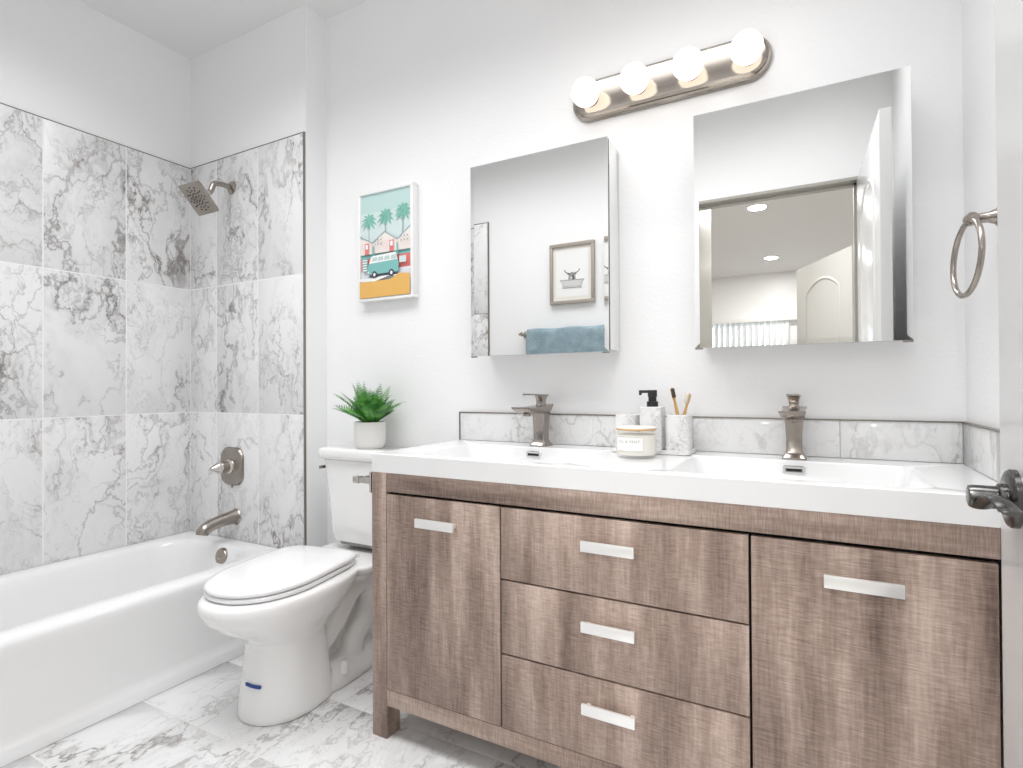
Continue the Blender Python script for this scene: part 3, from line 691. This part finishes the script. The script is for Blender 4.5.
# label wrapped round the jar
A0 = math.atan2(-cyn, -cxn)             # direction from the jar towards the camera
def wrap(u, z, r=R0+.0006):
    a = A0 + R(-24) + u/R0; return (cxn+r*cos(a), cyn+r*sin(a), z)
b = new(); k = 20; W_ = .043
rings = []
for i in range(k+1):
    u = -W_+2*W_*i/k; rings.append([wrap(u, TZ0+.023), wrap(u, TZ0+.060), wrap(u, TZ0+.060, R0+.0001), wrap(u, TZ0+.023, R0+.0001)])
loft(b, rings); lb = obj('paper_label', b, mat('label_paper', (.86, .85, .84), .6), cn)
def text_mesh(s, size):
    c = bpy.data.curves.new('t', 'FONT'); c.body = s; c.size = size; c.align_x = 'CENTER'; c.resolution_u = 2; c.space_character = 1.25
    o = bpy.data.objects.new('t', c); C.objects.link(o); bpy.context.view_layer.update()
    me = bpy.data.meshes.new_from_object(o.evaluated_get(bpy.context.evaluated_depsgraph_get())); bm = new(); bm.from_mesh(me)
    bpy.data.objects.remove(o); bpy.data.curves.remove(c); bpy.data.meshes.remove(me); return bm
b = new()
for s, size, z in (('SILL & PENT', .0105, .0455),):
    t_ = text_mesh(s, size)
    for v in t_.verts:
        v.co = Vector(wrap(v.co.x, TZ0+z+v.co.y, R0+.0010))
    merge(b, t_)
obj('lettering', b, mat('grey_print_ink', (.30, .28, .28), .6), lb)

# ------------------------------------------------------------------ fern on the tank
px_, py_ = -1.618, 1.700; PZ = .8435
t = thing('potted_fern', 'green fern in a white cylindrical pot on the toilet tank lid', 'potted plant', (px_, py_, PZ))
b = new(); lathe(b, (px_, py_, PZ), (0, 0, 1), [(.050, 0), (.053, .003), (.060, .012), (.0625, .024), (.0640, .106), (.0630, .108), (.060, .108), (.0595, .098)], 40); obj('pot', b, M_pot, t)
b = new(); lathe(b, (px_, py_, PZ+.085), (0, 0, 1), [(.0590, 0), (.0590, .012), (.03, .016)], 24); obj('soil', b, M_soil, t)
b = new(); rnd = random.Random(3)
def frond(az, ln, lift, droop):
    base = Vector((px_+.030*cos(az)*rnd.random(), py_+.026*sin(az)*rnd.random(), PZ+.098)); n = 15; pts = []
    for i in range(n+1):
        s = i/n; rr_ = ln*s*cos(lift)*(1+.15*s)
        pts.append(base+Vector((cos(az)*rr_, min(sin(az)*rr_, (YB-.012-base.y)*s), ln*(s*sin(lift) - droop*s*s))))
    side = Vector((-sin(az), cos(az), 0)); tw = rnd.uniform(-.7, .7); side = (side+Vector((0, 0, tw))).normalized()
    tube(b, pts[::2], [.0012*(1-.8*i/(n//2)) for i in range(n//2+1)], 5)
    for i in range(2, n+1):
        s = i/n; wl = .030*(sin(pi*min(1, s*.80+.18))**1.1)+.0015; d = (pts[i]-pts[i-1]).normalized(); upv = side.cross(d).normalized()
        for sg in (-1, 1):
            o_ = pts[i]; tip = o_+side*sg*wl+d*wl*.75-upv*.18*wl; h_ = .0030*(1-.5*s)
            poly(b, [o_-d*h_, o_+side*sg*wl*.45+d*(wl*.22-h_)+upv*.002, tip, o_+side*sg*wl*.40+d*(wl*.38+h_)+upv*.002, o_+d*h_])
for i in range(50):
    az = i*2.39996+2.7; q = i/50
    ln = .140+.062*rnd.random(); lift = R(86-50*q+rnd.uniform(-9, 9))
    if sin(az) > .3: ln *= .75; lift = max(lift, R(48))
    frond(az, ln, lift, .05+.20*q)
obj('foliage', b, M_leaf, t)

# ------------------------------------------------------------------ mirror cabinets
MY = 1.692
def mirror_cab(x0, x1, label):
    z0, z1 = 1.204, 1.899
    r = thing('mirror_cabinet', label, 'mirror cabinet', ((x0+x1)/2, YB, z0), 'mirror cabinets over the sinks')
    b = new(); box(b, x0+.010, x1, MY+.018, YB-.0005, z0+.006, z1-.006, .001); obj('body', b, M_chrome_side, r)
    bw = .014; dp = .00045
    def q(i, y): return [(x0+i, y, z0+i), (x1-i, y, z0+i), (x1-i, y, z1-i), (x0+i, y, z1-i)]
    b = new(); rings = [q(0, MY+.004), q(0, MY+dp), q(bw, MY)]
    loft(b, rings, True, True)
    for f in b.faces: f.smooth = False
    d = obj('mirror_door', b, M_mirror, r, sharp=1)
    for p in d.data.polygons: p.use_smooth = False
    box(b := new(), x0+.004, x1-.0004, MY+.0042, MY+.0175, z0+.004, z1-.004); obj('door_frame', b, M_edge, r)
    b = new(); box(b, x0, x0+.022, MY-.0015, MY+.010, z0-.005, z0-.0003, .001); obj('clip', b, M_steelt, r)
    b = new(); box(b, x1-.022, x1, MY-.0015, MY+.010, z0-.005, z0-.0003, .001); obj('clip', b, M_steelt, r)
M_chrome_side = mat('mirrored_cabinet_side', (.86, .87, .87), .08, .9)
M_edge = mat('dark_mirror_backing', (.12, .10, .085), .5)
mirror_cab(-1.1140, -.5860, 'frameless mirror cabinet over the left sink, showing framed picture and blue towel in its glass')
mirror_cab(-.3165, .2185, 'frameless mirror cabinet over the right sink, showing the doorway in its glass')

# ------------------------------------------------------------------ vanity light
lx, lz = -.428, 2.085
t = thing('vanity_light', 'brushed nickel bar light with four lit globe bulbs above the mirrors', 'wall light', (lx, YB, lz))
def cap(hw, hh, y, ex=0): return [(lx+p[0], y, lz+p[1]) for p in rr(0, 0, hw, hh, hh-.0005, 0, 14)]
b = new(); loft(b, [cap(.322, .070, YB-.0005), cap(.322, .070, YB-.010), cap(.318, .066, YB-.016), cap(.312, .060, YB-.018), cap(.312, .060, YB-.028), cap(.305, .053, YB-.034), cap(.298, .046, YB-.0355)]); obj('backplate', b, mat('brushed_nickel_plate', (.40, .36, .32), .17, 1), t, sharp=25)
for x in (-.673, -.505, -.338, -.170):
    b = new(); lathe(b, (x, YB-.034, 2.077), (0, -1, 0), [(.026, 0), (.026, .006), (.0215, .008), (.0215, .022), (.017, .024)], 28); so = obj('socket', b, M_nick2, t)
    b = new(); rings = []
    yc = 1.722; rb = .046
    rings.append(circ((x, YB-.050, 2.077), (0, -1, 0), .014, 32)); 
    for i in range(2, 17):
        a = pi*i/17; rings.append(circ((x, yc+rb*cos(a), 2.077), (0, -1, 0), rb*sin(a)+.0001, 32))
    loft(b, rings); obj('bulb', b, M_bulb, t, sharp=80)

# ------------------------------------------------------------------ flat prints
def ink(name, col): return mat(name, col, .5)
class Print:
    """flat picture on the plane y=Y; u,v in 0..1 across the visible print"""
    def __init__(s, x0, x1, z0, z1, y, sgn): s.x0, s.x1, s.z0, s.z1, s.y, s.g = x0, x1, z0, z1, y, sgn; s.bm = new(); s.mats = []; s.k = 0
    def P(s, u, v): return (s.x0+(s.x1-s.x0)*u, s.y+s.g*s.k*.00012, s.z0+(s.z1-s.z0)*v)
    def mi(s, m):
        if m not in s.mats: s.mats.append(m)
        return s.mats.index(m)
    def poly(s, m, pts): s.k += 1; poly(s.bm, [s.P(*p) for p in pts], s.mi(m))
    def rect(s, m, u0, v0, u1, v1): s.poly(m, [(u0, v0), (u1, v0), (u1, v1), (u0, v1)])
    def ell(s, m, u, v, a, b_, n=18): s.poly(m, [(u+a*cos(2*pi*i/n), v+b_*sin(2*pi*i/n)) for i in range(n)])
    def line(s, m, pts, w, asp=1.0):
        for (u0, v0), (u1, v1) in zip(pts, pts[1:]):
            d = Vector((u1-u0, v1-v0)); nn = Vector((-d.y, d.x)).normalized()*w/2
            s.poly(m, [(u0+nn.x, v0+nn.y*asp), (u0-nn.x, v0-nn.y*asp), (u1-nn.x, v1-nn.y*asp), (u1+nn.x, v1+nn.y*asp)])
# beach print on the vanity wall
ax0, ax1, az0, az1 = -1.754, -1.449, 1.463, 1.938; FY = 1.772
t = thing('framed_picture', 'white framed beach print with palms, pink huts and a teal van, on the wall', 'framed picture', ((ax0+ax1)/2, YB, az0))
fwid = .014
b = new()
def frame(b, x0, x1, z0, z1, ya, yb, w_, bv=.0015):
    box(b, x0, x1, ya, yb, z0, z0+w_, bv); box(b, x0, x1, ya, yb, z1-w_, z1, bv); box(b, x0, x0+w_, ya, yb, z0+w_, z1-w_, bv); box(b, x1-w_, x1, ya, yb, z0+w_, z1-w_, bv)
frame(b, ax0, ax1, az0, az1, FY, YB-.0005, fwid); obj('frame', b, M_frame_w, t)
p = Print(ax0+fwid, ax1-fwid, az0+fwid, az1-fwid, FY+.008, -1)
sky = ink('print_sky', (.50, .68, .66)); sky2 = ink('print_sky_light', (.62, .73, .72)); palm = ink('print_palm', (.20, .50, .40)); trunk = ink('print_trunk', (.35, .42, .44))
sand = ink('print_sand', (.75, .44, .12)); pave = ink('print_pave', (.72, .74, .80)); hut = ink('print_hut', (.84, .76, .72)); hutl = ink('print_hut_line', (.74, .54, .51)); roof = ink('print_roof', (.30, .40, .42))
red = ink('print_coral', (.72, .20, .19)); teal = ink('print_teal', (.20, .48, .46)); white = ink('print_white', (.85, .85, .84)); dark = ink('print_dark', (.05, .06, .08)); pink = ink('print_pink', (.74, .48, .47))
p.rect(sky, 0, .6, 1, 1); p.rect(sky2, 0, .45, 1, .82)
p.rect(pave, 0, .17, 1, .3); p.rect(red, 0, .26, 1, .40); p.rect(teal, 0, .385, 1, .45)
for u, v in ((.16, .74), (.50, .76), (.84, .78)):
    p.poly(trunk, [(u-.008, .50), (u+.012, .50), (u+.008, v), (u-.004, v)])
    for a in (-80, -42, -12, 20, 52, 90, 128, 160, 192, 222, 260):
        ca, sa = cos(R(a)), sin(R(a)); l_ = .17 if abs(ca) > .3 else .14
        p.poly(palm, [(u, v+.01), (u+ca*l_*.5-sa*.021, v+.01+(sa*l_*.55+ca*.022)*.62), (u+ca*l_, v+.002+(sa*l_)*.60-.030*abs(ca)), (u+ca*l_*.5+sa*.021, v+.005+(sa*l_*.55-ca*.022)*.62)])
for uc, vt in ((.0, .60), (.50, .615), (1.0, .63)):
    w_ = .245
    p.poly(hut, [(max(0, uc-w_), .42), (min(1, uc+w_), .42), (min(1, uc+w_), .53 if uc+w_ < 1 else vt-.02)] + ([(uc, vt)] if 0 < uc < 1 else []) + [(max(0, uc-w_), .53 if uc-w_ > 0 else vt-.02)])
    for i in range(6): p.rect(hutl, max(0, uc-w_), .43+i*.019, min(1, uc+w_), .4325+i*.019)
    if uc > 0: p.line(roof, [(uc-w_-.01, .522), (min(uc, 1), vt)], .018, .6)
    if uc < 1: p.line(roof, [(max(uc, 0), vt), (uc+w_+.01, .522)], .018, .6)
for u in (.04, .54): p.rect(red, u+.06, .42, u+.14, .525); p.rect(white, u+.075, .47, u+.125, .515)
for u in (.30, .36, .42, .82, .88, .94):
    for v in (.50, .54): p.rect(roof, u, v, u+.022, v+.013)
for u in (.27, .74): p.rect(teal, u, .38, u+.03, .49)
p.rect(teal, .06, .25, .16, .38)
for i in range(5): p.rect(white, .06, .262+i*.024, .16, .272+i*.024)
p.rect(sky2, .80, .30, .93, .36)
p.rect(sand, 0, 0, 1, .155); p.poly(white, [(0, .165), (.3, .15), (.6, .19), (1, .165), (1, .185), (.6, .215), (.3, .18), (0, .19)]); p.poly(sand, [(.6, .15), (1, .15), (1, .19), (.8, .205)])
p.poly(dark, [(.18, .195), (.78, .195), (.72, .225), (.24, .225)])
p.poly(teal, [(.18, .22), (.78, .22), (.79, .30), (.76, .345), (.20, .335), (.17, .29)])
p.poly(white, [(.20, .325), (.77, .335), (.73, .405), (.28, .395), (.24, .385)])
for u in (.26, .38, .51, .64): p.poly(roof, [(u, .345), (u+.10, .347), (u+.095, .378), (u+.012, .376)]); p.poly(sky, [(u+.008, .349), (u+.093, .351), (u+.089, .374), (u+.018, .372)])
p.rect(white, .17, .232, .20, .25)
for u in (.31, .65): p.ell(dark, u, .215, .052, .034); p.ell(white, u, .215, .024, .017)
obj('print', p.bm, p.mats, t)
box(b := new(), ax0+fwid, ax1-fwid, FY+.0085, YB-.001, az0+fwid, az1-fwid); obj('backing', b, M_paper, t)

# cow prints on the near wall (seen in the left mirror)
def cow_picture(x0, x1, label, creature):
    z0, z1 = 1.618, 2.004; ya = YN+.0005; yb = YN+.024
    t = thing('framed_picture', label, 'framed picture', ((x0+x1)/2, YN, z0), 'bathtub animal pictures on the near wall')
    b = new(); frame(b, x0, x1, z0, z1, ya, yb, .021); obj('frame', b, M_frame_g, t)
    box(b := new(), x0+.020, x1-.020, ya, YN+.012, z0+.020, z1-.020); obj('mat_board', b, M_matte, t)
    # seen from the room (+y side) the picture's left is at larger x
    p = Print(x1-.042, x0+.042, z0+.045, z1-.045, YN+.0125, 1)
    g1 = ink('graphite', (.12, .12, .12)); g2 = ink('graphite_mid', (.33, .33, .33)); g3 = ink('graphite_light', (.60, .60, .60))
    p.rect(M_paper, 0, 0, 1, 1)
    if creature:
        p.line(g1, [(.26, .58), (.32, .52), (.44, .49)], .022); p.line(g1, [(.74, .58), (.68, .52), (.56, .49)], .022)
        p.poly(g2, [(.38, .37), (.62, .37), (.60, .46), (.56, .51), (.50, .525), (.44, .51), (.40, .46)])
        p.poly(g1, [(.43, .50), (.34, .485), (.42, .46)]); p.poly(g1, [(.57, .50), (.66, .485), (.58, .46)])
        p.poly(g1, [(.42, .37), (.50, .36), (.54, .38), (.50, .45), (.45, .47)]); p.ell(g3, .52, .40, .035, .03); p.ell(g1, .45, .46, .012, .01); p.ell(g1, .55, .46, .012, .01)
        p.line(g1, [(.48, .52), (.46, .47)], .012); p.line(g1, [(.52, .52), (.54, .47)], .012)
    p.poly(g3, [(.13, .345), (.87, .355), (.80, .29), (.77, .20), (.23, .19), (.20, .28)])
    p.line(g2, [(.12, .35), (.88, .36)], .018); p.line(g2, [(.24, .215), (.77, .225)], .008); p.line(g2, [(.20, .185), (.80, .195)], .014)
    p.line(g2, [(.13, .345), (.20, .28), (.23, .19)], .008); p.line(g2, [(.87, .355), (.80, .29), (.77, .20)], .008)
    obj('print', p.bm, p.mats, t)
cow_picture(-1.508, -1.204, 'grey-wood framed drawing of a horned cow in a bathtub, reflected in left mirror', True)
cow_picture(-1.138, -.834, 'second grey-wood framed drawing, only a sliver reflected at the left mirror edge', True)

# towel bar and towel on the near wall
tb = thing('towel_bar', 'brushed nickel towel bar on the near wall, reflected in the left mirror', 'towel bar', (-1.385, YN, 1.445))
tz = 1.436
for x in (-1.690, -1.06):
    b = new(); lathe(b, (x, YN, tz), (0, 1, 0), [(.024, 0), (.024, .006), (.014, .012), (.011, .05), (.014, .056), (.014, .070), (.011, .073)], 24); obj('bracket', b, M_nickel, tb)
b = new(); tube(b, [(-1.712, YN+.062, tz), (-1.040, YN+.062, tz)], .0085, 18); obj('bar', b, M_nickel, tb)
b = new(); rnd = random.Random(9); K = 40
prof = []
for s in range(25):      # front panel up, over, and down the back
    if s < 10: prof.append((.083+.002*sin(s), tz-.36+s*.038))
    elif s < 15: a = pi*(s-10)/4; prof.append((.0625+.0205*cos(a), tz+.004+.0205*sin(a)*.95))
    else: prof.append((.042, tz-.0-(s-14)*.034))
outer = []
for i in range(K+1):
    x = -1.648+.560*i/K; row = []
    for j, (y, z) in enumerate(prof):
        wv = .0022*sin(i*.55+j*.4)+.002*sin(i*.21+1.3*j)+.0012*rnd.random()
        row.append((x+(.002*sin(j*.8) if i in (0, K) else 0), YN+y+(wv if j < 12 else -wv*.4), z+(.003*sin(i*.35) if j in (11, 12, 13) else 0)))
    outer.append(row)
loft(b, outer, False, False, closed=False)
tw_ = obj('towel', b, M_towel, loc=(-1.40, YN+.06, tz-.36)); sd_ = tw_.modifiers.new('thick', 'SOLIDIFY'); sd_.thickness = .006; sd_.offset = 1
tag(tw_, 'dusty blue terry towel draped over the towel bar, reflected in the left mirror', 'towel')

# ------------------------------------------------------------------ towel ring on the right wall
rx, ry, rz = XR, 1.475, 1.440
t = thing('towel_ring', 'round brushed nickel towel ring hanging from a wall post right of the mirrors', 'towel ring', (rx, ry, rz))
b = new(); lathe(b, (rx, ry, rz), (-1, 0, 0), [(.026, 0), (.025, .004), (.016, .012), (.011, .024), (.010, .040), (.0125, .044), (.0125, .052), (.009, .056)], 28)
lathe(b, (rx-.052, ry-.001, rz), (0, 1, 0), [(.012, -.010), (.0135, -.007), (.0135, .007), (.012, .010)], 22); obj('post', b, M_nickel, t)
b = new(); rc = .0785; d_ = Vector((-sin(R(6.5)), cos(R(6.5)), 0)); cen = Vector((rx-.054-.006, ry, rz-.006-rc+.002)); upv = Vector((.05, 0, 1)).normalized()
tube(b, [cen+d_*rc*cos(2*pi*i/56)+upv*rc*sin(2*pi*i/56) for i in range(56)], .0058, 14, closed=True); obj('ring', b, M_nickel, t)

# ------------------------------------------------------------------ toilet paper holder on the vanity side
qx, qy, qz = VX0, 1.345, .788
t = thing('toilet_paper_holder', 'empty square nickel toilet paper holder on the left side of the vanity', 'paper holder', (qx, qy, qz))
b = new(); box(b, qx-.013, qx-.0002, qy-.024, qy+.024, qz-.031, qz+.031, .003); obj('dark_gap_block', b, M_black, t)  # near-black block filling the gap between plate and vanity side
b = new(); box(b, qx-.022, qx-.013, qy-.026, qy+.026, qz-.033, qz+.033, .002); obj('plate', b, M_nick2, t)
b = new(); loft(b, [[(qx-h, qy+sy*w_, qz+sz*w_) for sy, sz in ((-1, -1), (1, -1), (1, 1), (-1, 1))] for h, w_ in ((.021, .016), (.036, .009), (.092, .0075))]); box(b, qx-.110, qx-.086, qy-.010, qy+.014, qz-.011, qz+.011, .0015); obj('post', b, M_nick2, t)
b = new(); box(b, qx-.105, qx-.092, qy+.010, qy+.150, qz-.006, qz+.006, .0015); box(b, qx-.105, qx-.092, qy+.146, qy+.156, qz-.006, qz+.016, .0015); obj('bar', b, M_nick2, t)
